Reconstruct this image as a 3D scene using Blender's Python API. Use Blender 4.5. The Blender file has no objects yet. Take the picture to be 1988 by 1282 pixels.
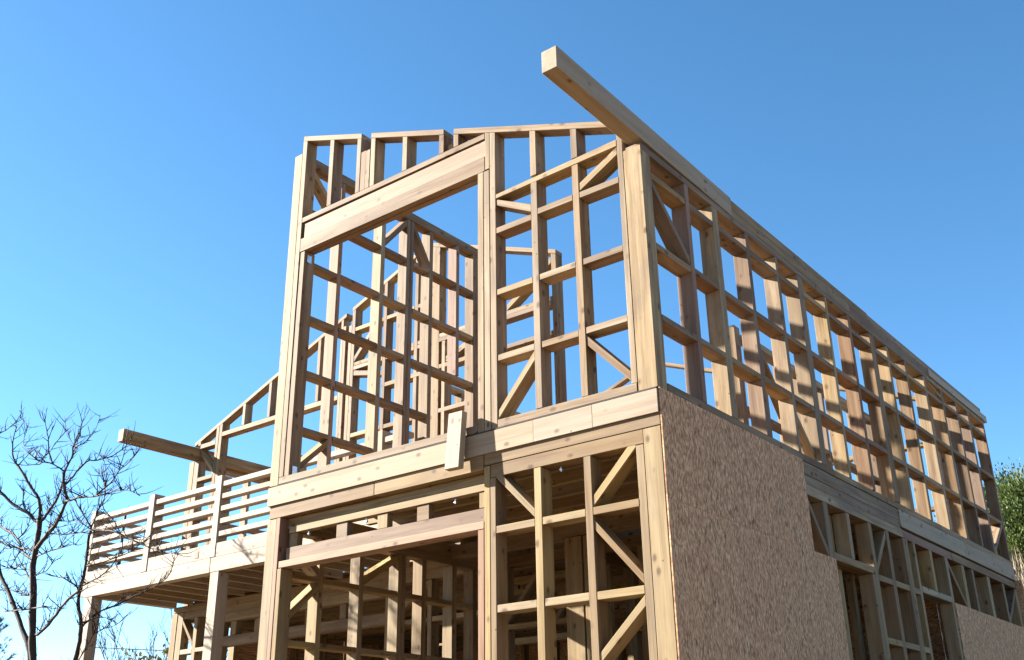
import bpy, bmesh, math, random
from mathutils import Vector, Matrix, Euler

sc = bpy.context.scene
C = sc.collection
random.seed(11)

# ------------------------------------------------------------------ camera
cam = bpy.data.cameras.new("camera")
cam.sensor_fit = 'HORIZONTAL'
cam.sensor_width = 36.0
cam.lens = 37.09
cam.clip_start = 0.1
cam.clip_end = 3000
co = bpy.data.objects.new("camera", cam)
co.location = (3.7623, -6.6305, -2.7551)
co.rotation_euler = (1.97676, 0.014251, 0.667239)
C.objects.link(co)
sc.camera = co

# ------------------------------------------------------------------ sky, sun, exposure
SUN = Vector((-2.85, -1.0, 1.53)).normalized()          # towards the sun
elev = math.asin(SUN.z)
azim = math.atan2(SUN.x, SUN.y)                          # from +Y, clockwise seen from above
world = bpy.data.worlds.new("World")
sc.world = world
world.use_nodes = True
wn = world.node_tree
for n in list(wn.nodes):
    wn.nodes.remove(n)
sky = wn.nodes.new("ShaderNodeTexSky")
sky.sky_type = 'NISHITA'
sky.sun_disc = False
sky.sun_elevation = elev
sky.sun_rotation = azim % (2 * math.pi)
sky.altitude = 2500
sky.air_density = 0.85
sky.dust_density = 0.5
sky.ozone_density = 1.2
bg = wn.nodes.new("ShaderNodeBackground")
bg.inputs["Strength"].default_value = 0.05
wo = wn.nodes.new("ShaderNodeOutputWorld")
hsv = wn.nodes.new("ShaderNodeHueSaturation")       # clear dry winter air: a deep saturated blue
hsv.inputs["Saturation"].default_value = 1.21
hsv.inputs["Hue"].default_value = 0.491
hsv.inputs["Value"].default_value = 1.0
wn.links.new(sky.outputs[0], hsv.inputs["Color"])
wn.links.new(hsv.outputs[0], bg.inputs[0])
wn.links.new(bg.outputs[0], wo.inputs[0])

sl = bpy.data.lights.new("sun", 'SUN')
sl.energy = 5.0
sl.angle = math.radians(0.53)
sl.color = (1.0, 0.92, 0.80)
so = bpy.data.objects.new("sun", sl)
so.rotation_euler = SUN.to_track_quat('Z', 'Y').to_euler()
so.location = SUN * 60
C.objects.link(so)

sc.view_settings.view_transform = 'Standard'
sc.view_settings.look = 'None'
sc.view_settings.gamma = 1.0
sc.view_settings.use_curve_mapping = False
sc.view_settings.exposure = 2.76

GZ = -4.25            # ground level (upper floor line is z = 0)

# ------------------------------------------------------------------ materials
class NT:
    def __init__(self, name):
        self.m = bpy.data.materials.new(name)
        self.m.use_nodes = True
        self.t = self.m.node_tree
        self.bsdf = self.t.nodes["Principled BSDF"]
    def n(self, typ, **kw):
        nd = self.t.nodes.new(typ)
        for k, v in kw.items():
            setattr(nd, k, v)
        return nd
    def l(self, a, b):
        self.t.links.new(a, b)
    def mapping(self, src, scale, loc=(0, 0, 0), rot=(0, 0, 0)):
        mp = self.n("ShaderNodeMapping")
        mp.inputs["Scale"].default_value = scale
        mp.inputs["Location"].default_value = loc
        mp.inputs["Rotation"].default_value = rot
        self.l(src, mp.inputs["Vector"])
        return mp.outputs[0]
    def noise(self, vec, scale, detail=4, rough=0.55, dist=0.0):
        nz = self.n("ShaderNodeTexNoise")
        nz.inputs["Scale"].default_value = scale
        nz.inputs["Detail"].default_value = detail
        nz.inputs["Roughness"].default_value = rough
        nz.inputs["Distortion"].default_value = dist
        self.l(vec, nz.inputs["Vector"])
        return nz.outputs[0]
    def ramp(self, fac, stops, interp='LINEAR'):
        r = self.n("ShaderNodeValToRGB")
        r.color_ramp.interpolation = interp
        el = r.color_ramp.elements
        while len(el) < len(stops):
            el.new(0.5)
        for e, (p, c) in zip(el, stops):
            e.position = p
            e.color = (c[0], c[1], c[2], 1) if len(c) == 3 else c
        self.l(fac, r.inputs[0])
        return r.outputs[0]
    def mix(self, fac, a, b, blend='MIX'):
        mx = self.n("ShaderNodeMix", data_type='RGBA', blend_type=blend)
        for sock, val in ((mx.inputs[0], fac), (mx.inputs[6], a), (mx.inputs[7], b)):
            if hasattr(val, "node"):
                self.l(val, sock)
            elif isinstance(val, (int, float)):
                sock.default_value = val
            else:
                sock.default_value = (val[0], val[1], val[2], 1)
        return mx.outputs[2]
    def math(self, op, a, b=0.0):
        nd = self.n("ShaderNodeMath", operation=op)
        for s, v in ((nd.inputs[0], a), (nd.inputs[1], b)):
            if hasattr(v, "node"):
                self.l(v, s)
            else:
                s.default_value = v
        return nd.outputs[0]
    def bump(self, h, strength, dist=0.01):
        b = self.n("ShaderNodeBump")
        b.inputs["Strength"].default_value = strength
        b.inputs["Distance"].default_value = dist
        self.l(h, b.inputs["Height"])
        self.l(b.outputs[0], self.bsdf.inputs["Normal"])
    def finish(self, col, rough=0.75, spec=0.25):
        if hasattr(col, "node"):
            self.l(col, self.bsdf.inputs["Base Color"])
        else:
            self.bsdf.inputs["Base Color"].default_value = (*col, 1)
        self.bsdf.inputs["Roughness"].default_value = rough
        self.bsdf.inputs["Specular IOR Level"].default_value = spec
        return self.m


WOOD_ALBEDO = 0.29


def wood(name, dark, mid, light, stain=0.5, stain_col=(0.13, 0.09, 0.06), knots=1.0, vary=0.16, holes=True, pale=1.0):
    """Sawn softwood with the grain along local X of each piece."""
    dark, mid, light = [tuple(c * WOOD_ALBEDO * pale for c in q) for q in (dark, mid, light)]
    stain_col = tuple(c * 0.7 for c in stain_col)
    k = NT(name)
    tc = k.n("ShaderNodeTexCoord")
    oi = k.n("ShaderNodeObjectInfo")
    off = k.n("ShaderNodeVectorMath", operation='SCALE')
    off.inputs[0].default_value = (37.0, 19.0, 53.0)
    k.l(oi.outputs["Random"], off.inputs["Scale"])
    add = k.n("ShaderNodeVectorMath", operation='ADD')
    k.l(tc.outputs["Object"], add.inputs[0])
    k.l(off.outputs[0], add.inputs[1])
    P = add.outputs[0]
    # knots: sparse cells, slightly long along the grain
    vo = k.n("ShaderNodeTexVoronoi", feature='F1')
    vo.inputs["Scale"].default_value = 1.0
    k.l(k.mapping(P, (8.0, 13.0, 13.0)), vo.inputs["Vector"])
    sep = k.n("ShaderNodeSeparateColor")
    k.l(vo.outputs["Color"], sep.inputs[0])
    pick = k.math('GREATER_THAN', sep.outputs[0], 0.74)
    kd = k.ramp(vo.outputs["Distance"], [(0.0, (1, 1, 1)), (0.17, (0.9, 0.9, 0.9)), (0.22, (0.3, 0.3, 0.3)), (0.36, (0, 0, 0))])
    knot = k.math('MULTIPLY', k.math('MULTIPLY', kd, pick), knots)
    # grain bends round the knots
    bend = k.n("ShaderNodeVectorMath", operation='ADD')
    sc_ = k.n("ShaderNodeVectorMath", operation='SCALE')
    sc_.inputs[0].default_value = (0.0, 0.02, 0.02)
    k.l(knot, sc_.inputs["Scale"])
    k.l(P, bend.inputs[0])
    k.l(sc_.outputs[0], bend.inputs[1])
    G = bend.outputs[0]
    broad = k.noise(k.mapping(G, (0.9, 13, 13)), 1.0, 3, 0.5, 0.6)
    fine = k.noise(k.mapping(G, (2.4, 75, 75)), 1.0, 5, 0.6, 0.3)
    g = k.math('ADD', k.math('MULTIPLY', broad, 0.62), k.math('MULTIPLY', fine, 0.38))
    col = k.ramp(g, [(0.37, dark), (0.5, mid), (0.63, light)])
    # uneven weathering
    st = k.noise(k.mapping(P, (0.8, 2.6, 2.6)), 1.6, 5, 0.62)
    stm = k.ramp(st, [(0.50, (0, 0, 0)), (0.66, (1, 1, 1))])
    col = k.mix(k.math('MULTIPLY', stm, stain), col, stain_col)
    kc = k.ramp(knot, [(0.0, (0, 0, 0)), (0.25, (0.35, 0.35, 0.35)), (1.0, (0.9, 0.9, 0.9))])
    col = k.mix(kc, col, (0.06, 0.03, 0.014))
    if holes:
        v2 = k.n("ShaderNodeTexVoronoi", feature='F1')
        v2.inputs["Scale"].default_value = 9.0
        k.l(P, v2.inputs["Vector"])
        s2 = k.n("ShaderNodeSeparateColor")
        k.l(v2.outputs["Color"], s2.inputs[0])
        hm = k.math('MULTIPLY', k.math('LESS_THAN', v2.outputs["Distance"], 0.075), k.math('GREATER_THAN', s2.outputs[1], 0.62))
        col = k.mix(k.math('MULTIPLY', hm, 0.8), col, (0.03, 0.02, 0.015))
    # each piece its own tone
    hs = k.n("ShaderNodeHueSaturation")
    rr = k.n("ShaderNodeTexWhiteNoise", noise_dimensions='1D')
    k.l(oi.outputs["Random"], rr.inputs["W"])
    hr = k.n("ShaderNodeMapRange")
    hr.inputs[3].default_value = 0.488
    hr.inputs[4].default_value = 0.508
    k.l(rr.outputs["Value"], hr.inputs[0])
    k.l(hr.outputs[0], hs.inputs["Hue"])
    mr = k.n("ShaderNodeMapRange")
    mr.inputs[3].default_value = 1.0 - vary
    mr.inputs[4].default_value = 1.0 + vary
    k.l(rr.outputs["Value"], mr.inputs[0])
    k.l(mr.outputs[0], hs.inputs["Value"])
    mr2 = k.n("ShaderNodeMapRange")
    mr2.inputs[3].default_value = 0.82
    mr2.inputs[4].default_value = 1.12
    k.l(oi.outputs["Random"], mr2.inputs[0])
    k.l(mr2.outputs[0], hs.inputs["Saturation"])
    k.l(col, hs.inputs["Color"])
    k.bump(g, 0.35, 0.004)
    return k.finish(hs.outputs[0], 0.72, 0.2)


W_OLD = wood("weathered_softwood", (0.37, 0.225, 0.112), (0.60, 0.412, 0.222), (0.78, 0.575, 0.355), 0.55, vary=0.26)
W_YEL = wood("treated_softwood", (0.44, 0.285, 0.13), (0.62, 0.435, 0.215), (0.72, 0.54, 0.30), 0.36, vary=0.24)
W_FRESH = wood("fresh_spruce", (0.62, 0.46, 0.29), (0.74, 0.58, 0.40), (0.80, 0.66, 0.48), 0.06, (0.35, 0.24, 0.15), 0.8, 0.05, pale=1.08)
W_PALE = wood("planed_pale_spruce", (0.68, 0.54, 0.40), (0.79, 0.66, 0.52), (0.83, 0.72, 0.58), 0.05, (0.4, 0.3, 0.2), 0.6, 0.05, pale=1.14)
W_RED = wood("reddish_sawn_softwood", (0.50, 0.27, 0.16), (0.64, 0.38, 0.24), (0.72, 0.47, 0.31), 0.25, (0.2, 0.11, 0.06))
W_GREY = wood("brown_weathered_plank", (0.34, 0.205, 0.11), (0.50, 0.33, 0.195), (0.64, 0.455, 0.29), 0.7, (0.15, 0.09, 0.055), 1.0, 0.1)


def osb_mat(name):
    k = NT(name)
    tc = k.n("ShaderNodeTexCoord")
    oi = k.n("ShaderNodeObjectInfo")
    off = k.n("ShaderNodeVectorMath", operation='SCALE')
    off.inputs[0].default_value = (7.0, 9.0, 3.0)
    k.l(oi.outputs["Random"], off.inputs["Scale"])
    add = k.n("ShaderNodeVectorMath", operation='ADD')
    k.l(tc.outputs["Object"], add.inputs[0])
    k.l(off.outputs[0], add.inputs[1])
    P = add.outputs[0]
    warp = k.n("ShaderNodeTexNoise")
    warp.inputs["Scale"].default_value = 5.0
    warp.inputs["Detail"].default_value = 2
    k.l(P, warp.inputs["Vector"])
    wv = k.n("ShaderNodeVectorMath", operation='MULTIPLY_ADD')
    k.l(warp.outputs["Color"], wv.inputs[0])
    wv.inputs[1].default_value = (0.07, 0.07, 0.07)
    k.l(P, wv.inputs[2])
    P2 = wv.outputs[0]
    layers = []
    # sheet plane is local X (long) / Y; strands run mostly across it (upright on the wall)
    for rot, sx, sy, lo in ((0.25, 84, 24, 0), (-0.45, 76, 21, 3.3), (1.15, 64, 22, 6.1)):
        vo = k.n("ShaderNodeTexVoronoi", feature='F1')
        vo.inputs["Scale"].default_value = 1.0
        vo.inputs["Randomness"].default_value = 1.0
        k.l(k.mapping(P2, (sx, sy, 3.0), (lo, lo, lo), (0, 0, rot)), vo.inputs["Vector"])
        sp = k.n("ShaderNodeSeparateColor")
        k.l(vo.outputs["Color"], sp.inputs[0])
        layers.append((sp.outputs[0], sp.outputs[1], vo.outputs["Distance"]))
    pal = [(0.0, (0.07, 0.032, 0.014)), (0.07, (0.26, 0.13, 0.06)), (0.22, (0.40, 0.205, 0.112)), (0.62, (0.50, 0.285, 0.155)), (0.88, (0.66, 0.43, 0.255)), (1.0, (0.44, 0.21, 0.09))]
    cols = [k.ramp(c, pal) for c, _, _ in layers]
    col = k.mix(k.math('GREATER_THAN', layers[1][1], 0.55), cols[0], cols[1])
    col = k.mix(k.math('GREATER_THAN', layers[2][1], 0.72), col, cols[2])
    gr = k.noise(k.mapping(P2, (190, 40, 10)), 1.0, 3, 0.6)
    col = k.mix(0.35, col, k.ramp(gr, [(0.3, (0.18, 0.088, 0.042)), (0.7, (0.60, 0.40, 0.24))]), 'MIX')
    edge = k.ramp(layers[0][2], [(0.35, (1, 1, 1)), (0.75, (0.55, 0.52, 0.5))])
    col = k.mix(1.0, col, edge, 'MULTIPLY')
    h = k.math('ADD', k.math('MULTIPLY', layers[0][0], 0.6), k.math('MULTIPLY', layers[1][0], 0.4))
    k.bump(h, 0.5, 0.006)
    return k.finish(col, 0.75, 0.2)


OSB = osb_mat("strand_board")


def plain(name, col, rough=0.7, metallic=0.0, var=0.25, scale=6.0):
    k = NT(name)
    tc = k.n("ShaderNodeTexCoord")
    nz = k.noise(tc.outputs["Object"], scale, 5, 0.6)
    c = k.ramp(nz, [(0.3, tuple(x * (1 - var) for x in col)), (0.7, tuple(min(1, x * (1 + var)) for x in col))])
    m = k.finish(c, rough)
    k.bsdf.inputs["Metallic"].default_value = metallic
    k.bump(nz, 0.3, 0.01)
    return m


M_BITUMEN = plain("bitumen_felt", (0.035, 0.028, 0.028), 0.9)
M_STEEL = plain("galvanised_steel", (0.62, 0.66, 0.70), 0.35, 0.9, 0.1, 30)
M_RUST = plain("rusty_steel", (0.10, 0.045, 0.035), 0.8)
M_CONC = plain("low_bounce_concrete", (0.055, 0.05, 0.045), 0.9)  # colour darkened to cut bounce light inside the ground floor
M_BARK = plain("dark_bark", (0.028, 0.020, 0.015), 0.85, 0, 0.5, 40)
M_TWIG = plain("twig_bark", (0.016, 0.011, 0.009), 0.8, 0, 0.4, 40)
M_PALETWIG = plain("grey_twig_bark", (0.06, 0.05, 0.045), 0.85, 0, 0.4, 20)
M_POLE = plain("creosoted_pole", (0.11, 0.10, 0.10), 0.9)
M_WIRE = plain("cable", (0.12, 0.12, 0.13), 0.6)


def leaf_mat(name, dark, light, trans=0.25):
    k = NT(name)
    tc = k.n("ShaderNodeTexCoord")
    nz = k.noise(tc.outputs["Object"], 1.3, 6, 0.7)
    c = k.ramp(nz, [(0.35, dark), (0.65, light)])
    m = k.finish(c, 0.6, 0.3)
    tr = k.n("ShaderNodeBsdfTranslucent")
    k.l(c, tr.inputs["Color"])
    mx = k.n("ShaderNodeMixShader")
    mx.inputs[0].default_value = trans
    out = [n for n in k.t.nodes if n.type == 'OUTPUT_MATERIAL'][0]
    k.l(k.bsdf.outputs[0], mx.inputs[1])
    k.l(tr.outputs[0], mx.inputs[2])
    k.l(mx.outputs[0], out.inputs[0])
    return m


M_CYPRESS = leaf_mat("evergreen_sprays", (0.020, 0.038, 0.010), (0.075, 0.105, 0.024))
M_PINE = leaf_mat("pine_needles", (0.010, 0.022, 0.016), (0.024, 0.042, 0.028), 0.1)
M_YBUSH = leaf_mat("yellowing_leaves", (0.07, 0.06, 0.015), (0.14, 0.115, 0.035))
M_REED = leaf_mat("dry_stems", (0.09, 0.065, 0.045), (0.17, 0.13, 0.095), 0.15)
M_REEDG = leaf_mat("half_green_leaves", (0.04, 0.05, 0.015), (0.08, 0.085, 0.03), 0.2)


def ground_mat():
    k = NT("dry_building_site_soil")
    tc = k.n("ShaderNodeTexCoord")
    a = k.noise(tc.outputs["Object"], 0.35, 6, 0.65)
    b = k.noise(tc.outputs["Object"], 6.0, 6, 0.7)
    c = k.ramp(a, [(0.35, (0.13, 0.08, 0.042)), (0.65, (0.21, 0.138, 0.075))])
    c = k.mix(k.math('MULTIPLY', b, 0.5), c, (0.12, 0.085, 0.05))
    k.bump(b, 0.5, 0.05)
    return k.finish(c, 0.95, 0.1)


def hill_mat():
    k = NT("dry_grass_slope")
    tc = k.n("ShaderNodeTexCoord")
    a = k.noise(tc.outputs["Object"], 0.8, 8, 0.7)
    c = k.ramp(a, [(0.35, (0.10, 0.10, 0.045)), (0.55, (0.22, 0.18, 0.10)), (0.7, (0.30, 0.25, 0.16))])
    k.bump(a, 0.8, 0.2)
    return k.finish(c, 0.95, 0.1)


# ------------------------------------------------------------------ helpers
def tag(o, label=None, cat=None, group=None, kind=None):
    if label: o["label"] = label
    if cat: o["category"] = cat
    if group: o["group"] = group
    if kind: o["kind"] = kind
    return o


def empty(name, loc):
    o = bpy.data.objects.new(name, None)
    o.empty_display_size = 0.3
    o.location = loc
    C.objects.link(o)
    return o


def link(name, me, mats, parent=None, matrix=None):
    o = bpy.data.objects.new(name, me)
    if not me.materials:
        for m in (mats if isinstance(mats, (list, tuple)) else [mats]):
            me.materials.append(m)
    C.objects.link(o)
    M = matrix or Matrix.Identity(4)
    if parent is not None:
        o.parent = parent
        M = Matrix.Translation(-absloc(parent)) @ M
    o.matrix_local = M
    return o


def absloc(o):
    v = Vector((0, 0, 0))
    while o is not None:
        v += Vector(o.location)
        o = o.parent
    return v


_cache = {}


def box_mesh(l, w, h, mat, bev=0.003, gap=0):
    """Chamfered box centred on its origin, long side along X."""
    key = (round(l, 3), round(w, 3), round(h, 3), mat.name, bev)
    if key in _cache:
        return _cache[key]
    bm = bmesh.new()
    bmesh.ops.create_cube(bm, size=1.0)
    for v in bm.verts:
        v.co = Vector((v.co.x * l, v.co.y * w, v.co.z * h))
    bmesh.ops.bevel(bm, geom=bm.edges[:], offset=min(bev, 0.2 * min(l, w, h)), segments=1, affect='EDGES')
    me = bpy.data.meshes.new("timber")
    bm.to_mesh(me)
    bm.free()
    me.materials.append(mat)
    _cache[key] = me
    return me


AX = {'x': Matrix(((1, 0, 0), (0, 1, 0), (0, 0, 1))),
      'y': Matrix(((0, 0, 1), (1, 0, 0), (0, 1, 0))),
      'z': Matrix(((0, 1, 0), (0, 0, 1), (1, 0, 0)))}


def bar(name, x0, x1, y0, y1, z0, z1, mat, parent, jit=0.0025, rot=0.0035, bev=0.003):
    """A straight sawn piece between two corners, laid with its grain along its longest side."""
    if mat is W_OLD and name in ("stud", "noggin"):
        q = random.random()
        mat = W_GREY if q < .2 else W_RED if q < .27 else W_YEL if q < .36 else mat
    d = (x1 - x0, y1 - y0, z1 - z0)
    a = 'xyz'[max(range(3), key=lambda i: d[i])]
    dims = {'x': (d[0], d[1], d[2]), 'y': (d[1], d[2], d[0]), 'z': (d[2], d[0], d[1])}[a]
    me = box_mesh(dims[0] - (0.002 if bev > .002 else 0.0006), dims[1], dims[2], mat, bev)
    M = AX[a].to_4x4()
    c = Vector(((x0 + x1) / 2, (y0 + y1) / 2, (z0 + z1) / 2))
    c += Vector([random.uniform(-jit, jit) for _ in range(3)])
    J = Euler((random.uniform(-rot, rot), random.uniform(-rot, rot) * 0.3, random.uniform(-rot, rot) * 0.3)).to_matrix().to_4x4()
    return link(name, me, mat, parent, Matrix.Translation(c) @ M @ J)


def prism(name, pts, plane, d0, d1, mat, parent, bev=0.003):
    """A flat polygon (a, z) given thickness d0..d1 across a wall; grain follows its first edge."""
    P = [Vector((a, d0, z)) if plane == 'y' else Vector((d0, a, z)) for a, z in pts]
    n = Vector((0, 1, 0)) if plane == 'y' else Vector((1, 0, 0))
    t = d1 - d0
    u = (P[1] - P[0]).normalized()
    v = n.cross(u)
    B = Matrix((u, v, n)).transposed()
    c = sum(P, Vector()) / len(P) + n * t / 2
    Bi = B.transposed()
    L = [Bi @ (p - c) for p in P]
    bm = bmesh.new()
    lo = [bm.verts.new(p) for p in L]
    hi = [bm.verts.new(p + Vector((0, 0, t))) for p in L]
    bm.faces.new(lo)
    bm.faces.new(hi)
    k = len(L)
    for i in range(k):
        bm.faces.new((lo[i], lo[(i + 1) % k], hi[(i + 1) % k], hi[i]))
    bmesh.ops.recalc_face_normals(bm, faces=bm.faces[:])
    if bev:
        bmesh.ops.bevel(bm, geom=bm.edges[:], offset=bev, segments=1, affect='EDGES')
    me = bpy.data.meshes.new(name)
    bm.to_mesh(me)
    bm.free()
    M = Matrix.Translation(c + n * random.uniform(-0.002, 0.002)) @ B.to_4x4()
    return link(name, me, mat, parent, M)


def tube(bm, pts, rad, sides=6):
    """A tapering tube through the points."""
    rings = []
    prev = None
    for i, p in enumerate(pts):
        p = Vector(p)
        a = Vector(pts[max(i - 1, 0)])
        b = Vector(pts[min(i + 1, len(pts) - 1)])
        d = (b - a)
        if d.length < 1e-6:
            d = Vector((0, 0, 1))
        d.normalize()
        if prev is None:
            s = d.cross(Vector((0.3, 0.9, 0.2)))
            if s.length < 0.05:
                s = d.cross(Vector((1, 0, 0)))
        else:
            s = prev - d * prev.dot(d)
        s.normalize()
        prev = s
        t = d.cross(s)
        r = rad[i]
        rings.append([bm.verts.new(p + (s * math.cos(q) + t * math.sin(q)) * r) for q in [2 * math.pi * j / sides for j in range(sides)]])
    for a, b in zip(rings, rings[1:]):
        for j in range(sides):
            f = bm.faces.new((a[j], a[(j + 1) % sides], b[(j + 1) % sides], b[j]))
            f.smooth = True
    bm.faces.new(rings[0][::-1])
    bm.faces.new(rings[-1])


def mesh_from(bm, name):
    me = bpy.data.meshes.new(name)
    bm.to_mesh(me)
    bm.free()
    return me

# ------------------------------------------------------------------ ground and hill
def ground_sheet():
    bm = bmesh.new()
    n = 60
    S = 1500.0
    vs = []
    co_ = [math.copysign(abs(t) ** 3, t) * S for t in [-1 + 2 * i / n for i in range(n + 1)]]
    for y in co_:
        row = []
        for x in co_:
            z = GZ
            if math.hypot(x, y) > 14:
                z += 0.25 * math.sin(x * 0.13) * math.cos(y * 0.11)
            row.append(bm.verts.new((x - 3, y + 4, z)))
        vs.append(row)
    for j in range(n):
        for i in range(n):
            f = bm.faces.new((vs[j][i], vs[j][i + 1], vs[j + 1][i + 1], vs[j + 1][i]))
            f.smooth = True
    o = link("ground", mesh_from(bm, "ground"), ground_mat())
    tag(o, kind="structure")


ground_sheet()


def hillside():
    bm = bmesh.new()
    rows = []
    for j in range(30):
        y = 13.0 + j * 1.6
        row = []
        for i in range(40):
            x = -12 + i * 1.2
            up = max(0.0, min(1.0, (y - 13.5) / 7.0))
            up = up * up * (3 - 2 * up)
            side = max(0.0, min(1.0, (x + 12) / 6.0))
            side = side * side * (3 - 2 * side)
            z = GZ - 0.3 + (4.2 * up + max(0, y - 20) * 0.05) * side + 0.25 * math.sin(x * 0.9 + y * 0.5) * up * side
            row.append(bm.verts.new((x, y, z)))
        rows.append(row)
    for a, b in zip(rows, rows[1:]):
        for i in range(39):
            f = bm.faces.new((a[i], a[i + 1], b[i + 1], b[i]))
            f.smooth = True
    o = link("hillside", mesh_from(bm, "hillside"), hill_mat())
    tag(o, kind="structure")


hillside()

# ------------------------------------------------------------------ the house
H = empty("timber_house", (-4.0, 4.5, GZ))
tag(H, "unfinished two-storey house frame of bare timber studs with a balcony", "house")
FT = 0.0          # outer face of the front wall
LOW = -3.20       # foot of the ground floor studs


def roof(x):      # top edge of the sloping front plates, and of the gable's right half
    return 2.42 - 0.384 * x


def groof(x):     # top edge of the wide gable behind
    return min(roof(x), 2.55 + 0.384 * (x + 10.95))


# concrete plinth and ground floor slab
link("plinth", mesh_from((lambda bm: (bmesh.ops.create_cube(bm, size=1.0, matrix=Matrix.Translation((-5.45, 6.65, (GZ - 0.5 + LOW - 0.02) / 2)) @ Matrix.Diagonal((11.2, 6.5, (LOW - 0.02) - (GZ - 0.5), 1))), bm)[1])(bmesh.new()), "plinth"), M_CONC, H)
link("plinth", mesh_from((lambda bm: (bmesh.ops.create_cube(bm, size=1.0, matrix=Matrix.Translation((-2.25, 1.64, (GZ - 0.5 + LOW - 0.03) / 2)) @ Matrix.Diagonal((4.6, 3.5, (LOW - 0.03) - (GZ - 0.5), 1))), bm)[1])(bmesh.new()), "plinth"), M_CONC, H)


def fstud(x0, x1, z0, z1, y0=0.0, y1=0.148, m=W_OLD, name="stud"):
    return bar(name, x0, x1, y0, y1, z0, z1, m, H)


def sstud(y0, y1, z0, z1, x0=-0.148, x1=0.0, m=W_OLD, name="stud"):
    return bar(name, x0, x1, y0, y1, z0, z1, m, H)


def cripple(x0, x1, z0, y0=0.0, y1=0.148, f=roof, m=W_OLD):
    return prism("stud", [(x0, z0), (x0, f(x0) - 0.066), (x1, f(x1) - 0.066), (x1, z0)], 'y', y0, y1, m, H)


def slope_plate(x0, x1, y0=0.0, y1=0.148, f=roof, m=W_OLD, th=0.064):
    return prism("rafter_plate", [(x0, f(x0) - th), (x1, f(x1) - th), (x1, f(x1)), (x0, f(x0))], 'y', y0, y1, m, H)


def brace(pts, plane, d0=0.004, d1=0.148, m=W_OLD):
    return prism("brace", pts, plane, d0, d1, m, H)


# ---- front wall, upper storey ------------------------------------------------
fstud(-4.50, -4.377, 0.0, 3.87, name="corner_post")
prism("corner_post", [(-4.372, 0.078), (-4.372, roof(-4.372) - .066), (-4.303, roof(-4.303) - .066), (-4.303, 0.078)], 'y', 0, .148, W_OLD, H)
fstud(-4.298, -4.226, 0.078, 2.578, 0.003)
bar("sole_plate", -4.37, -1.785, 0.0, .148, 0.004, .074, W_YEL, H)
bar("sole_plate", -1.562, -0.178, 0.0, .148, 0.004, .074, W_OLD, H)
# header over the large opening: a facing plank, a lower beam and a thin strip
bar("header", -4.30, -1.693, 0.0, .072, 2.580, 2.742, W_OLD, H)
bar("header", -4.30, -1.693, .076, .148, 2.580, 2.90, W_OLD, H)
bar("header_plank", -4.268, -1.693, 0.012, .055, 2.745, 2.925, W_RED, H)
bar("header_strip", -4.30, -1.695, 0.0, .148, 2.938, 3.0, W_OLD, H)
for a, b in ((-3.912, -3.846), (-3.474, -3.412), (-3.262, -3.196), (-2.792, -2.726), (-2.286, -2.222), (-2.09, -2.028)):
    cripple(a, b, 3.003)
fstud(-3.408, -3.335, 3.003, 3.488)
fstud(-3.332, -3.266, 3.003, 3.478)
fstud(-2.215, -2.15, 3.003, 3.10, 0.05)
slope_plate(-4.372, -3.412)
slope_plate(-3.264, -2.221)
slope_plate(-2.092, -0.16)
fstud(-1.782, -1.714, 0.0, 2.577, name="stud", m=W_OLD)
fstud(-1.710, -1.640, 0.0, 2.577)
cripple(-1.690, -1.634, 2.585)
cripple(-1.631, -1.565, 0.0)
for a, b in ((-1.158, -1.090), (-0.704, -0.638)):
    fstud(a, b, .077, 2.238)
    cripple(a, b, 2.306)
cripple(-0.230, -0.177, .077)
fstud(-0.172, -0.002, 0.0, 2.168, name="corner_post")
prism("noggin", [(-1.563, 2.226), (-.232, 2.248), (-.232, 2.315), (-1.563, 2.270)], 'y', 0, .148, W_OLD, H)
BAYS = ((-1.563, -1.160), (-1.088, -0.706), (-0.636, -0.232))
for i, (a, b) in enumerate(BAYS):
    zb = (1.917, 1.950, 1.945)[i]
    bar("noggin", a, b, 0.001, .148, zb - .06, zb, W_OLD, H)
    bar("noggin", a, b, 0.001, .148, 1.240, 1.297, W_OLD, H)
    bar("noggin", a, b, 0.001, .148, .610, .668, W_OLD, H)
brace([(-1.563, 2.159), (-1.161, 1.946), (-1.161, 2.023), (-1.563, 2.222)], 'y')
brace([(-.635, 1.955), (-.233, 2.168), (-.233, 2.244), (-.635, 2.032)], 'y')
brace([(-1.563, .076), (-1.161, .520), (-1.161, .608), (-1.563, .150)], 'y')
brace([(-.636, .520), (-.233, .103), (-.233, .186), (-.636, .606)], 'y')
# steel brackets at the opening's corners
for x, z in ((-4.219, 2.49), (-4.219, .13), (-1.789, .95)):
    bar("bracket", x - .003, x + .003, .04, .10, z - .04, z + .05, M_STEEL, H)

for x, z, yy in ((-3.98, -.52, .10), (-3.20, -.52, .10), (-2.12, -.52, .10), (-.985, -.445, .09), (-1.215, -.44, .10)):
    bar("bolt", x - .006, x + .006, yy - .006, yy + .006, z - .02, z + .025, M_STEEL, H)
    bar("bolt", x - .014, x + .014, yy - .014, yy + .014, z - .012, z + .002, M_STEEL, H)
# ---- floor rim between the storeys, front -------------------------------------
cuts = [-4.50, -1.182, -.600, -.004]
for i, (a, b) in enumerate(zip(cuts, cuts[1:])):
    bar("rim_board", a + .001, b - .001, -.014, .036, -.200, -.014, W_FRESH, H, 0.0006, 0.0005, 0.0008)
bar("damp_strip", -4.44, -.01, -.008, .15, -.0125, .0025, M_BITUMEN, H, 0, 0)
bar("top_plate", -4.47, -3.02, 0.0, .148, -.332, -.203, W_YEL, H)
bar("top_plate", -3.016, -1.722, 0.001, .148, -.332, -.203, W_YEL, H)
bar("top_plate", -1.718, -.004, 0.0, .148, -.300, -.203, W_YEL, H)
bar("top_plate", -1.650, -.160, 0.001, .148, -.414, -.303, W_YEL, H)

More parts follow.
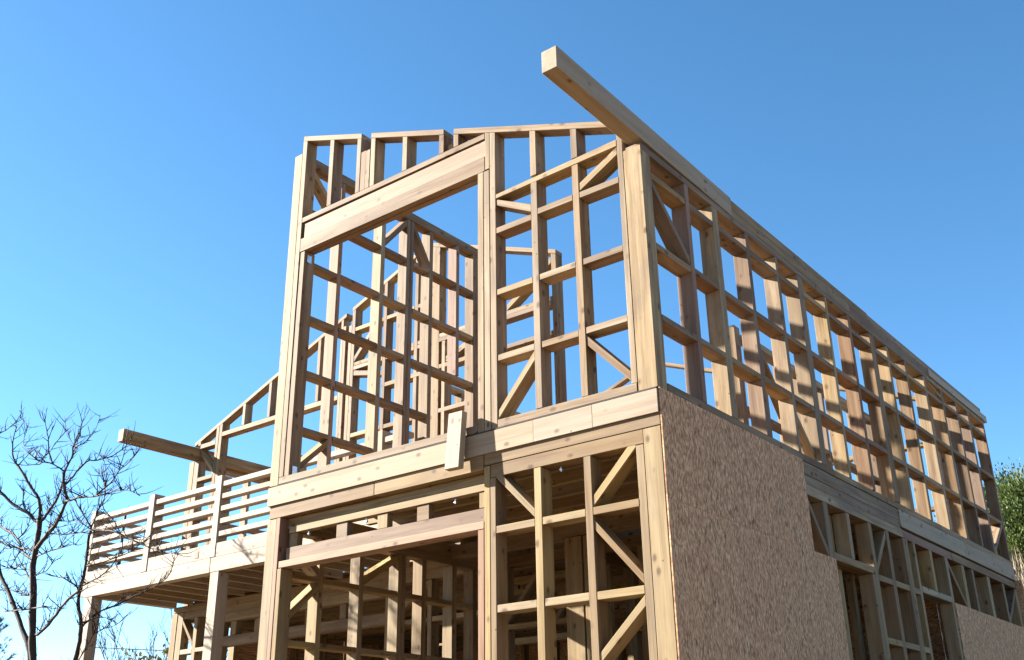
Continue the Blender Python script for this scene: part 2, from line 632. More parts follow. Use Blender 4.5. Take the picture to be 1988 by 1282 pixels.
# ---- front wall, ground floor -------------------------------------------------
fstud(-4.492, -4.357, LOW, -.335, m=W_YEL, name="corner_post")
fstud(-4.353, -4.297, LOW, -.335, m=W_RED)
fstud(-4.294, -4.238, LOW, -.834, m=W_YEL)
bar("recessed_plate", -4.294, -1.722, .10, .148, -.428, -.335, W_OLD, H)
bar("recessed_plate", -4.23, -1.722, .062, .148, -.492, -.431, W_YEL, H)
for a, b in ((-4.23, -4.12), (-3.572, -3.424), (-3.035, -2.908), (-2.545, -2.400), (-1.83, -1.722)):
    bar("block", a, b, .075, .148, -.632, -.495, W_YEL, H)
prism("lintel", [(-4.23, -.762), (-1.722, -.770), (-1.722, -.645), (-4.23, -.636)], 'y', .045, .09, W_GREY, H)
bar("lintel", -4.28, -1.717, 0.0, .148, -.832, -.768, W_RED, H)
fstud(-1.782, -1.718, LOW, -.835, m=W_RED)
fstud(-1.714, -1.654, LOW, -.305, m=W_YEL)
fstud(-1.649, -1.593, LOW, -.418, m=W_YEL)
for a, b in ((-1.194, -1.124), (-.709, -.642), (-.226, -.158)):
    fstud(a, b, LOW, -.418, m=W_YEL)
fstud(-.154, -.002, LOW, -.303, m=W_YEL, name="corner_post")
LB = ((-1.591, -1.196), (-1.122, -.711), (-.640, -.228))
for a, b in LB:
    for zt in (-.828, -1.460, -2.09):
        bar("noggin", a, b, 0.001, .148, zt - .060, zt, W_YEL, H)
brace([(-1.591, -.422), (-1.197, -.817), (-1.197, -.745), (-1.591, -.343)], 'y', m=W_YEL)
brace([(-.640, -.822), (-.229, -.428), (-.229, -.340), (-.640, -.743)], 'y', m=W_YEL)
brace([(-.640, -.993), (-.229, -1.452), (-.229, -1.379), (-.640, -.916)], 'y', m=W_YEL)
brace([(-.640, -1.972), (-.229, -1.604), (-.229, -1.526), (-.640, -1.900)], 'y', m=W_YEL)
bar("sole_plate", -1.59, -.16, 0.0, .148, LOW - .015, LOW, W_YEL, H)

# ---- right wall, upper storey ---------------------------------------------------
RS = [(.724, .790), (1.228, 1.340), (1.910, 1.976), (2.572, 2.634), (3.098, 3.232), (3.803, 3.866), (4.453, 4.528), (5.127, 5.285),
      (5.690, 5.760), (6.335, 6.405), (7.040, 7.120), (7.745, 7.830), (8.400, 8.470), (8.965, 9.045), (9.735, 9.80)]
for a, b in ((.152, 3.40), (3.404, 6.70), (6.704, 9.80)):
    bar("sole_plate", -.148, 0.0, a, b, 0.004, .072, W_OLD, H)
for a, b in ((.0, 3.60), (3.604, 7.2), (7.204, 9.80)):
    bar("top_plate", -.148, 0.0, a, b, 2.130, 2.194, W_OLD, H)
for a, b in RS:
    sstud(a, b, .075, 2.128)
edges = [(.150, .150)] + RS
for i in range(len(edges) - 1):
    a, b = edges[i][1] + .001, edges[i + 1][0] - .001
    for zt in (1.972, 1.311, .657):
        dz = random.uniform(-.012, .012)
        bar("noggin", -.148, -.001, a, b, zt - .055 + dz, zt + dz, W_OLD, H)
brace([(.152, 1.845), (.722, 1.315), (.722, 1.395), (.152, 1.915)], 'x', -.144, -.004)
brace([(7.122, 2.125), (7.743, 1.98), (7.743, 2.04), (7.16, 2.128)], 'x', -.144, -.004)
brace([(9.047, .08), (9.733, .56), (9.733, .64), (9.047, .15)], 'x', -.144, -.004)
brace([(2.637, .60), (3.095, .12), (3.095, .20), (2.637, .655)], 'x', -.144, -.06)
prism("eaves_beam", [(-1.19, 2.266), (1.66, 2.198), (1.66, 2.400), (-1.19, 2.468)], 'x', -.138, .006, W_FRESH, H, .004)
bar("eaves_beam", -.150, -.004, 1.665, 4.6, 2.198, 2.300, W_OLD, H)
bar("eaves_beam", -.150, -.004, 4.604, 7.30, 2.198, 2.300, W_GREY, H)
bar("eaves_beam", -.150, -.012, 1.665, 5.2, 2.303, 2.398, W_OLD, H)
bar("eaves_beam", -.150, -.014, 5.204, 9.8, 2.303, 2.390, W_OLD, H)
bar("eaves_beam", -.150, .012, 7.305, 9.97, 2.198, 2.300, W_PALE, H)

# ---- right wall, ground floor ---------------------------------------------------
bar("strand_board", .002, .014, .002, 2.60, -.858, -.002, OSB, H, 0, 0, 0.0008)
bar("strand_board", .002, .014, .002, 3.098, LOW - .02, -.8592, OSB, H, 0, 0, 0.0008)
bar("strand_board", .002, .014, 6.655, 9.80, LOW - .02, -.861, OSB, H, 0, 0, 0.0008)
for a, b in ((.16, 2.6), (2.604, 5.148)):
    bar("rim_board", -.05, 0.0, a, b, -.128, -.002, W_OLD if a > 2 else W_YEL, H)
bar("rim_board", -.05, -.002, 2.604, 5.148, -.225, -.131, W_GREY, H)
bar("rim_board", -.05, .010, 5.155, 7.5, -.205, -.006, W_FRESH, H)
bar("rim_board", -.05, .010, 7.503, 9.80, -.205, -.006, W_FRESH, H)
for a, b, m in ((.16, 2.6, W_YEL), (2.604, 5.2, W_OLD), (5.204, 6.9, W_RED), (6.904, 9.80, W_GREY)):
    bar("top_plate", -.148, -.001, a, b, -.325, -.228, m, H)
RL = [(.60, .66), (1.25, 1.31), (1.9, 1.96), (2.56, 2.62), (2.985, 3.090), (4.140, 4.228), (4.634, 4.722), (5.150, 5.225), (5.229, 5.305),
      (5.484, 5.552), (6.590, 6.690), (7.232, 7.350), (7.655, 7.745), (8.325, 8.445), (9.050, 9.145), (9.690, 9.798)]
for a, b in RL:
    sstud(a, b, LOW, -.328, m=W_YEL)
sstud(3.552, 3.632, -.786, -.328, m=W_YEL)
sstud(6.041, 6.122, -.796, -.328, m=W_YEL)
sstud(4.05, 4.137, LOW, -.868, m=W_YEL)
bar("lintel", -.148, .002, 3.092, 4.138, -.862, -.790, W_OLD, H)
bar("lintel", -.148, .002, 5.554, 6.588, -.872, -.800, W_OLD, H)
for a, b in ((4.23, 4.632), (4.724, 5.148), (5.307, 5.482)):
    for zt in (-.85, -1.47, -2.1):
        bar("noggin", -.148, -.001, a, b, zt - .062, zt, W_YEL, H)
for a, b in ((.156, .598), (.662, 1.248), (1.312, 1.898), (1.962, 2.558)):
    bar("noggin", -.148, -.004, a, b, -1.52, -1.46, W_YEL, H)
brace([(2.625, -.417), (2.983, -.865), (2.983, -.770), (2.625, -.337)], 'x', -.144, -.004, W_YEL)
brace([(4.230, -.842), (4.632, -.415), (4.632, -.333), (4.230, -.760)], 'x', -.144, -.004, W_OLD)
brace([(6.692, -.42), (7.230, -.90), (7.230, -.81), (6.692, -.333)], 'x', -.144, -.004, W_OLD)
brace([(9.147, -.86), (9.688, -.42), (9.688, -.333), (9.147, -.78)], 'x', -.144, -.004, W_OLD)

# ---- left wall of the projecting bay, upper storey --------------------------------
XL0, XL1 = -4.498, -4.352
bar("sole_plate", XL0, XL1, .152, 3.35, 0.004, .072, W_OLD, H)
bar("top_plate", XL0, XL1, .152, 3.36, 3.760, 3.870, W_OLD, H)
LS = [(.605, .665), (1.272, 1.338), (1.715, 1.775), (1.779, 1.838), (2.130, 2.195), (2.980, 3.060), (3.064, 3.15)]
for a, b in LS:
    sstud(a, b, .075, 3.757, XL0, XL1)
sstud(2.645, 2.705, 1.932, 3.757, XL0, XL1)
LBAY = [(.150, .603), (.667, 1.270), (1.340, 1.713), (1.840, 2.128), (2.197, 2.643), (2.707, 2.978)]
for i, (a, b) in enumerate(LBAY):
    rows = {0: (.664, 1.294, 1.930, 2.566, 3.21), 1: (.664, 1.294, 1.927, 2.58, 3.205), 2: (1.292, 1.920, 2.57, 3.21),
            3: (1.290, 1.915, 2.57, 3.212), 4: (2.57, 3.21), 5: (2.57, 3.21)}[i]
    for zt in rows:
        bar("noggin", XL0, XL1, a, b, zt - .052, zt, W_OLD, H)
bar("header", XL0, XL1, 2.197, 2.978, 1.86, 1.925, W_OLD, H)
brace([(.152, .12), (.603, .535), (.603, .608), (.152, .195)], 'x', XL0 + .004, XL1 - .004)
brace([(1.340, 3.215), (1.713, 3.655), (1.713, 3.755), (1.340, 3.315)], 'x', XL0 + .004, XL1 - .004)
brace([(1.840, 3.655), (2.128, 3.215), (2.128, 3.315), (1.840, 3.755)], 'x', XL0 + .004, XL1 - .004)
brace([(.152, 3.665), (.603, 3.215), (.603, 3.31), (.152, 3.757)], 'x', XL0 + .004, XL1 - .004)

# ---- left wall of the projecting bay, ground floor ---------------------------------
bar("top_plate", XL0, XL1, .152, 3.49, -.430, -.335, W_YEL, H)
bar("top_plate", XL0, XL1, .152, 3.49, -.332, -.205, W_YEL, H)
for a, b in ((.590, .654), (1.147, 1.213), (1.721, 1.780), (1.784, 1.841), (2.104, 2.177), (2.612, 2.689), (2.980, 3.049)):
    sstud(a, b, LOW, -.433, XL0, XL1, W_YEL)
for a, b in ((.150, .588), (.656, 1.145), (1.215, 1.719), (1.843, 2.102), (2.179, 2.610), (2.691, 2.978)):
    for zt in (-.832, -1.462, -2.09):
        bar("noggin", XL0, XL1, a, b, zt - .052, zt, W_YEL, H)
brace([(1.215, -.827), (1.719, -.515), (1.719, -.436), (1.215, -.735)], 'x', XL0 + .004, XL1 - .004, W_YEL)
brace([(.152, -1.36), (.588, -.965), (.588, -.885), (.152, -1.27)], 'x', XL0 + .004, XL1 - .004, W_YEL)
brace([(.152, -.52), (.588, -.827), (.588, -.74), (.152, -.436)], 'x', XL0 + .004, XL1 - .004, W_YEL)

# ---- wide gable wall behind, upper storey -------------------------------------------
GY0, GY1 = 3.50, 3.648


def gstud(x0, x1, z0=.075, z1=None, m=W_OLD):
    if z1 is not None:
        return bar("stud", x0, x1, GY0, GY1, z0, z1, m, H)
    return cripple(x0, x1, z0, GY0, GY1, groof, m)


slope_plate(-10.90, -7.335, GY0, GY1, groof)
slope_plate(-7.205, -5.66, GY0, GY1, groof)
slope_plate(-5.58, -3.37, GY0, GY1, groof)
bar("sole_plate", -10.98, -7.14, GY0, GY1, .004, .072, W_OLD, H)
bar("sole_plate", -5.56, -3.37, GY0, GY1, .004, .072, W_OLD, H)
bar("corner_post", -10.98, -10.858, GY0, GY1, 0.0, 2.245, W_OLD, H)
bar("corner_post", -10.854, -10.735, GY0, GY1, .075, 2.245, W_OLD, H)
gstud(-10.80, -10.735, 2.50)
gstud(-10.335, -10.265)
gstud(-10.261, -10.190)
bar("noggin", -10.732, -10.337, GY0, GY1, 2.435, 2.508, W_OLD, H)
bar("noggin", -10.732, -10.337, GY0, GY1, 1.875, 1.938, W_OLD, H)
bar("noggin", -10.732, -10.337, GY0, GY1, 1.235, 1.298, W_OLD, H)
bar("noggin", -10.732, -10.337, GY0, GY1, .60, .660, W_OLD, H)
brace([(-10.732, 2.345), (-10.337, 1.94), (-10.337, 2.03), (-10.732, 2.430)], 'y', GY0 + .004, GY1)
bar("header", -10.188, -7.446, GY0, GY1, 2.545, 2.620, W_OLD, H)
for x in (-9.69, -9.07, -8.45, -7.95):
    gstud(x, x + .065, 2.623)
gstud(-7.444, -7.395)
gstud(-7.391, -7.330, .075, 3.72)
gstud(-7.270, -7.205, .075, 3.70)
gstud(-7.200, -7.135)
xs = [-6.53, -5.90, -5.56, -5.36, -4.80, -4.20]
GB = [(-7.133, -6.532), (-6.463, -5.902), (-5.833, -5.562)]
gstud(-6.530, -6.465)
gstud(-5.900, -5.835)
gstud(-5.560, -5.42)
for a, b in GB:
    bar("noggin", a, b, GY0, GY1, 3.58, 3.640, W_OLD, H)
    bar("noggin", a, b, GY0, GY1, 2.945, 3.004, W_OLD, H)
    bar("noggin", a, b, GY0, GY1, 3.007, 3.064, W_OLD, H)
    bar("noggin", a, b, GY0, GY1, 1.890, 1.952, W_OLD, H)
bar("noggin", -6.463, -5.562, GY0, GY1, 2.525, 2.588, W_OLD, H)
brace([(-7.133, 3.07), (-6.80, 3.42), (-6.80, 3.51), (-7.133, 3.16)], 'y', GY0 + .004, GY1)
brace([(-7.133, 2.86), (-6.532, 2.72), (-6.532, 2.79), (-7.133, 2.943)], 'y', GY0 + .004, GY1)
# bay beside the doorway into the projecting part
bar("noggin", -5.418, -3.452, GY0, GY1, 2.935, 2.998, W_OLD, H)
bar("noggin", -5.418, -3.452, GY0, GY1, 3.001, 3.062, W_OLD, H)
bar("noggin", -5.418, -4.52, GY0, GY1, 2.540, 2.600, W_OLD, H)
bar("noggin", -4.34, -3.452, GY0, GY1, 2.520, 2.580, W_OLD, H)
bar("noggin", -5.418, -4.52, GY0, GY1, 1.895, 1.955, W_OLD, H)
gstud(-5.362, -5.302, .075, 2.933)
gstud(-4.80, -4.735, .075, 2.933)
gstud(-4.80, -4.735, 3.064)
gstud(-3.450, -3.375)
brace([(-5.300, 2.604), (-4.802, 2.78), (-4.802, 2.87), (-5.300, 2.69)], 'y', GY0 + .004, GY1)
brace([(-4.20, 3.07), (-3.452, 3.545), (-3.452, 3.63), (-4.20, 3.155)], 'y', GY0 + .004, GY1)

# eaves beam of the far wing, reaching out over the balcony
bar("eaves_beam", -10.86, -10.72, 2.06, 9.9, 2.250, 2.445, W_OLD, H)

# ---- wide gable wall, ground floor ----------------------------------------------------
bar("top_plate", -10.98, -4.51, GY0, GY1, -.222, -.132, W_YEL, H)
bar("top_plate", -10.70, -4.51, GY0, GY1, -.330, -.225, W_YEL, H)
bar("corner_post", -11.005, -10.865, GY0, GY1, LOW, -.225, W_YEL, H)
bar("corner_post", -10.861, -10.72, GY0, GY1, LOW, -.225, W_YEL, H)
for a, b in ((-10.42, -10.335), (-9.80, -9.735), (-8.86, -8.79), (-6.30, -6.22), (-5.55, -5.48), (-4.62, -4.52)):
    bar("stud", a, b, GY0, GY1, LOW, -.333, W_YEL, H)
bar("lintel", -9.733, -6.302, GY0, GY1, -.465, -.333, W_YEL, H)
bar("lintel", -9.733, -6.302, GY0 + .02, GY1, -.820, -.672, W_GREY, H)
for x in (-9.55, -9.0, -7.9, -7.2):
    bar("block", x, x + .12, GY0 + .03, GY1, -.669, -.468, W_YEL, H)
bar("noggin", -10.718, -10.422, GY0, GY1, -.86, -.79, W_FRESH, H)
bar("noggin", -10.333, -9.802, GY0, GY1, -.85, -.79, W_FRESH, H)
bar("noggin", -10.718, -10.422, GY0, GY1, -1.52, -1.46, W_YEL, H)
brace([(-10.718, -.40), (-10.422, -.77), (-10.422, -.68), (-10.718, -.333)], 'y', GY0 + .004, GY1, W_YEL)
for a, b in ((-6.218, -5.552), (-5.478, -4.622)):
    for zt in (-.80, -1.44):
        bar("noggin", a, b, GY0, GY1, zt - .06, zt, W_YEL, H)
brace([(-6.218, -.79), (-5.552, -.43), (-5.552, -.34), (-6.218, -.70)], 'y', GY0 + .004, GY1, W_YEL)

# ---- inner wall seen through the gable, upper storey ------------------------------------
IX0, IX1 = -6.05, -5.905
bar("sole_plate", IX0, IX1, 3.66, 9.6, .004, .072, W_OLD, H)
bar("top_plate", IX0, IX1, 3.66, 9.6, 2.575, 2.64, W_OLD, H)
IS = [4.00, 4.55, 5.15, 5.75, 6.35, 6.95, 7.6, 8.3, 9.0]
for y in IS:
    sstud(y, y + .062, .075, 2.573, IX0, IX1)
for a, b in zip(IS, IS[1:]):
    for zt in (1.93,):
        bar("noggin", IX0, IX1, a + .064, b - .002, zt - .055, zt, W_OLD, H)
brace([(4.614, 2.0), (5.148, 2.45), (5.148, 2.53), (4.614, 2.08)], 'x', IX0 + .004, IX1 - .004)

# ---- inner wall seen through the right wall ----------------------------------------------
JX0, JX1 = -1.62, -1.48
bar("sole_plate", JX0, JX1, 4.6, 9.6, .004, .072, W_OLD, H)
bar("top_plate", JX0, JX1, 4.92, 9.6, 2.355, 2.45, W_OLD, H)
bar("corner_post", JX0, JX1, 4.62, 4.76, .075, 2.47, W_OLD, H)
JS = [5.35, 5.98, 6.6, 7.25, 7.9, 8.55, 9.2]
for y in JS:
    sstud(y, y + .062, .075, 2.353, JX0, JX1)
for a, b in zip([4.70] + JS, JS):
    for zt in (1.44, .75):
        bar("noggin", JX0, JX1, a + .064, b - .002, zt - .055, zt, W_OLD, H)
brace([(5.414, 2.26), (5.978, 1.6), (5.978, 1.69), (5.414, 2.35)], 'x', JX0 + .004, JX1 - .004)

# ---- back wall ------------------------------------------------------------------------------
BY0, BY1 = 9.652, 9.80
bar("sole_plate", -10.98, -.15, BY0, BY1, .004, .072, W_OLD, H)
slope_plate(-10.90, -5.66, BY0, BY1, groof)
slope_plate(-5.58, -.16, BY0, BY1, groof)
BX = [-10.95, -9.2, -7.4, -5.65, -4.75, -4.0, -3.2, -2.5, -1.9, -1.3, -.75]
for x in BX:
    cripple(x, x + .065, .075, BY0, BY1, groof)
for a, b in zip(BX[3:], BX[4:]):
    for zt in (2.0, 1.0):
        bar("noggin", a + .067, b - .002, BY0, BY1, zt - .058, zt, W_OLD, H)
bar("top_plate", -10.98, -.15, BY0, BY1, -.33, -.21, W_YEL, H)
for i in range(16):
    x = -10.95 + i * .715
    bar("stud", x, x + .07, BY0, BY1, LOW, -.333, W_YEL, H)
for i in range(15):
    x = -10.95 + i * .715
    bar("noggin", x + .072, x + .713, BY0, BY1, -1.50, -1.44, W_YEL, H)

# boarding added outside the back wall's ground floor to keep the interior dark
for i in range(9):
    x = -10.9 + i * 1.22
    bar("strand_board", x, x + 1.216, BY1 + .002, BY1 + .014, LOW, -.20, OSB, H, 0, 0, 0.0008)
for i in range(3):
    bar("rim_board", -10.98 + i * 3.66, -10.98 + i * 3.66 + 3.656, BY0 + .05, BY1 - .002, -.207, -.024, W_YEL, H)
bar("rim_board", -10.978, -10.86, 3.66, 9.65, -.207, -.024, W_YEL, H)
for i in range(4):
    bar("strand_board", -10.998, -10.984, 4.75 + i * 1.22, 4.75 + i * 1.22 + 1.216, LOW, -.20, OSB, H, 0, 0, 0.0008)  # added on the far eaves wall to shut daylight out of the ground floor
# far eaves wall of the wing
bar("sole_plate", -10.98, -10.835, 3.66, 9.65, .004, .072, W_OLD, H)
bar("top_plate", -10.98, -10.835, 3.66, 9.65, 2.18, 2.247, W_OLD, H)
for i in range(9):
    y = 3.95 + i * .66
    sstud(y, y + .062, .075, 2.178, -10.98, -10.835)
for i in range(8):
    y = 3.95 + i * .66
    bar("noggin", -10.98, -10.835, y + .064, y + .658, 1.27, 1.33, W_OLD, H)
bar("top_plate", -10.98, -10.835, 3.66, 9.65, -.33, -.21, W_YEL, H)
for i in range(9):
    y = 3.95 + i * .66
    sstud(y, y + .062, LOW, -.333, -10.98, -10.835, W_YEL)

# the same wall line continued through the projecting bay
bar("top_plate", -4.34, -.16, GY0, GY1, -.330, -.215, W_YEL, H)
for x in (-4.33, -3.72, -3.08, -2.40, -1.78, -1.15, -.55, -.23):
    bar("stud", x, x + .068, GY0, GY1, LOW, -.333, W_YEL, H)
for a, b in ((-4.26, -3.722), (-3.65, -3.082), (-1.71, -1.152), (-1.08, -.552)):
    for zt in (-1.02, -1.72):
        bar("noggin", a, b, GY0, GY1, zt - .06, zt, W_YEL, H)
brace([(-4.26, -1.01), (-3.722, -.42), (-3.722, -.335), (-4.26, -.92)], 'y', GY0 + .004, GY1, W_YEL)
brace([(-1.71, -.42), (-1.152, -1.01), (-1.152, -.92), (-1.71, -.335)], 'y', GY0 + .004, GY1, W_YEL)
for y in (4.2, 4.85, 5.5, 6.15, 7.4, 8.1, 8.8):
    sstud(y, y + .065, LOW, -.333, -3.35, -3.23, W_YEL)
bar("top_plate", -3.35, -3.23, 3.66, 9.6, -.33, -.215, W_YEL, H)
# ground floor partitions in the half-dark
for y0 in (4.55, 6.9):
    bar("top_plate", -5.2, -1.2, y0, y0 + .10, -.33, -.24, W_YEL, H)
    for i in range(7):
        x = -5.15 + i * .63
        bar("stud", x, x + .09, y0, y0 + .10, LOW, -.333, W_YEL, H)
for i in range(6):
    x = -5.15 + i * .63
    bar("noggin", x + .092, x + .628, 4.55, 4.65, -1.10, -1.02, W_YEL, H)
brace([(-4.42, -1.01), (-3.90, -.42), (-3.90, -.335), (-4.42, -.92)], 'y', 4.55, 4.65, W_YEL)
bar("post", -2.72, -2.50, 2.55, 2.75, LOW, -.36, W_YEL, H)
bar("post", -2.48, -2.34, 2.55, 2.75, LOW, -.36, W_YEL, H)
bar("floor_beam", -4.34, -.16, 2.56, 2.74, -.355, -.215, W_YEL, H)
bar("floor_beam", -10.8, -.16, 6.6, 6.75, -.355, -.215, W_YEL, H)

# ---- floor joists and deck ------------------------------------------------------------------
y = .42
while y < 3.45:
    bar("joist", -4.34, -.055, y, y + .062, -.200, -.026, W_YEL, H)
    y += .385
y = 3.75
while y < 9.6:
    bar("joist", -10.82, -5.61, y, y + .062, -.200, -.026, W_YEL, H)
    bar("joist", -5.60, -.055, y + .065, y + .127, -.200, -.026, W_YEL, H)
    y += .43
for i in range(2):
    for j in range(3):
        bar("deck_sheet", -4.33 + i * 2.14, -4.33 + i * 2.14 + 2.136, .155 + j * 1.11, .155 + j * 1.11 + 1.106, -.023, -.002, OSB, H, 0, 0, 0.0008)
for i in range(5):
    for j in range(3):
        x0 = -10.82 + i * 2.134
        y0 = 3.655 + j * 2.0
        bar("deck_sheet", x0, x0 + 2.13, y0, y0 + 1.996, -.023, -.002, OSB, H, 0, 0, 0.0008)

# ---- balcony ------------------------------------------------------------------------------------
B0 = 1.97
bar("balcony_beam", -11.05, -8.06, B0, B0 + .14, -.139, .054, W_PALE, H, .001, .0006)
bar("balcony_beam", -8.056, -4.51, B0, B0 + .14, -.139, .054, W_PALE, H, .001, .0006)
bar("balcony_board", -11.05, -8.09, B0 + .002, B0 + .045, .058, .242, W_PALE, H, .001, .0006)
bar("balcony_board", -7.97, -4.51, B0 + .002, B0 + .045, .058, .242, W_PALE, H, .001, .0006)
bar("joist_end", -8.42, -8.33, B0 - .002, B0 + .05, .085, .185, W_RED, H, 0, 0)
bar("balcony_beam", -11.05, -10.91, B0 + .144, GY0 - .003, -.139, .054, W_PALE, H)
bar("balcony_board", -11.05, -11.007, B0 + .144, GY0 - .003, .058, .242, W_PALE, H)
for k in range(15):
    x = -10.55 + k * .42
    if x > -4.7:
        break
    bar("balcony_joist", x, x + .06, B0 + .143, GY0 - .002, -.125, .050, W_FRESH, H)
for k in range(11):
    yb = B0 + .15 + k * .121
    bar("balcony_deck_board", -10.90, -4.51, yb, yb + .115, .053, .078, W_FRESH, H)
for x, w in ((-11.15, .107), (-9.635, .122), (-8.09, .115), (-6.56, .11), (-5.03, .112)):
    bar("balcony_post", x, x + w, B0 - .005 if x != -11.15 else B0 + .004, B0 + .17, .058 if x > -11 else -.12, 1.172, W_PALE, H, .001, .0006)
rails = (1.047, .876, .706, .535, .362)
seg = ((-11.04, -9.637), (-9.511, -8.092), (-7.973, -6.562), (-6.448, -5.032), (-4.916, -4.51))
for zc in rails:
    for a, b in seg:
        bar("balcony_rail", a, b, B0 + .008, B0 + .118, zc - .034, zc + .034, W_PALE, H, .002, .0015)
    bar("balcony_rail", -11.135, -11.06, B0 + .172, GY0 - .003, zc - .029, zc + .029, W_PALE, H, .002, .0015)
bar("balcony_post", -8.04, -7.865, B0 + .003, B0 + .175, GZ - .05, -.142, W_PALE, H, .001, .0004)
bar("balcony_post", -11.02, -10.82, B0 + .003, B0 + .175, GZ - .05, -.142, W_PALE, H, .001, .0004)

# ------------------------------------------------------------------ loose things on the site
# offcut of timber hanging in front of the floor rim
oc = link("timber_offcut", box_mesh(.505, .165, .066, W_FRESH, .004), W_FRESH, None,
          Matrix.Translation((-1.955, -.086, -.052)) @ Euler((math.radians(-3), math.radians(2.0), math.radians(-2))).to_matrix().to_4x4() @ AX['z'].to_4x4())
tag(oc, "short pale timber offcut standing upright against the floor rim below the big opening", "offcut")

# steel prop behind the balcony rails
PX, PY = -10.84, 2.35
pr_ = empty("steel_prop", (PX, PY, .079))
tag(pr_, "thin rusty steel prop standing on the balcony behind its rails near the far corner", "prop")
bm = bmesh.new()
tube(bm, [(PX, PY, .085), (PX, PY, .45), (PX, PY, .72)], [.026, .026, .026], 10)
link("outer_tube", mesh_from(bm, "outer_tube"), M_RUST, pr_)
bm = bmesh.new()
tube(bm, [(PX, PY, .70), (PX, PY, 1.24)], [.019, .019], 10)
link("inner_tube", mesh_from(bm, "inner_tube"), M_RUST, pr_)
bar("base_plate", PX - .07, PX + .07, PY - .07, PY + .07, .080, .088, M_RUST, pr_, 0, 0)


# wrapped packs of insulation stacked on the upper floor
def wrap_mat():
    k = NT("printed_plastic_wrap")
    tc = k.n("ShaderNodeTexCoord")
    nz = k.noise(tc.outputs["Object"], 3.0, 6, 0.65)
    c = k.ramp(nz, [(0.36, (0.12, 0.32, 0.46)), (0.44, (0.62, 0.66, 0.66)), (0.6, (0.78, 0.77, 0.73)), (0.72, (0.55, 0.50, 0.44))])
    n2 = k.noise(tc.outputs["Object"], 14.0, 4, 0.6)
    k.bump(n2, 0.8, 0.02)
    return k.finish(c, 0.3, 0.5)


M_WRAP = wrap_mat()


def bale_mesh():
    bm = bmesh.new()
    bmesh.ops.create_cube(bm, size=1.0)
    bmesh.ops.subdivide_edges(bm, edges=bm.edges[:], cuts=5, use_grid_fill=True)
    for v in bm.verts:
        p = v.co
        r = max(abs(p.x), abs(p.y), abs(p.z)) * 2
        soft = Vector((p.x * (1 - .10 * (abs(p.y * 2) ** 4 + abs(p.z * 2) ** 4) / 2), p.y * (1 - .10 * (abs(p.x * 2) ** 4 + abs(p.z * 2) ** 4) / 2), p.z * (1 - .10 * (abs(p.x * 2) ** 4 + abs(p.y * 2) ** 4) / 2)))
        w = .012 * math.sin(9 * p.x + 5 * p.z) * math.cos(7 * p.y + 3 * p.x)
        v.co = Vector(((soft.x + w) * .62, (soft.y + w) * 1.25, (soft.z + w) * .44))
    for f in bm.faces:
        f.smooth = True
    return mesh_from(bm, "bale")


bale0 = bale_mesh()
BALE = [("lowest pack of wrapped insulation on the upper floor, in the near stack", -2.55, 7.55, .225),
        ("second pack up of wrapped insulation in the near stack", -2.53, 7.57, .655),
        ("third pack up of wrapped insulation in the near stack", -2.56, 7.53, 1.085),
        ("topmost pack of wrapped insulation in the near stack", -2.52, 7.56, 1.515),
        ("lowest pack of wrapped insulation in the far stack by the back wall", -2.50, 8.90, .225),
        ("second pack up of wrapped insulation in the far stack by the back wall", -2.52, 8.92, .655),
        ("topmost pack of wrapped insulation in the far stack by the back wall", -2.50, 8.88, 1.085)]
for lab, x, y, z in BALE:
    o = link("insulation_pack", bale0, M_WRAP, None, Matrix.Translation((x, y, z)) @ Matrix.Rotation(random.uniform(-.05, .05), 4, 'Z') @ Matrix.Rotation(random.choice((0, math.pi)), 4, 'Z'))
    tag(o, lab, "insulation", "wrapped packs of insulation on the upper floor")

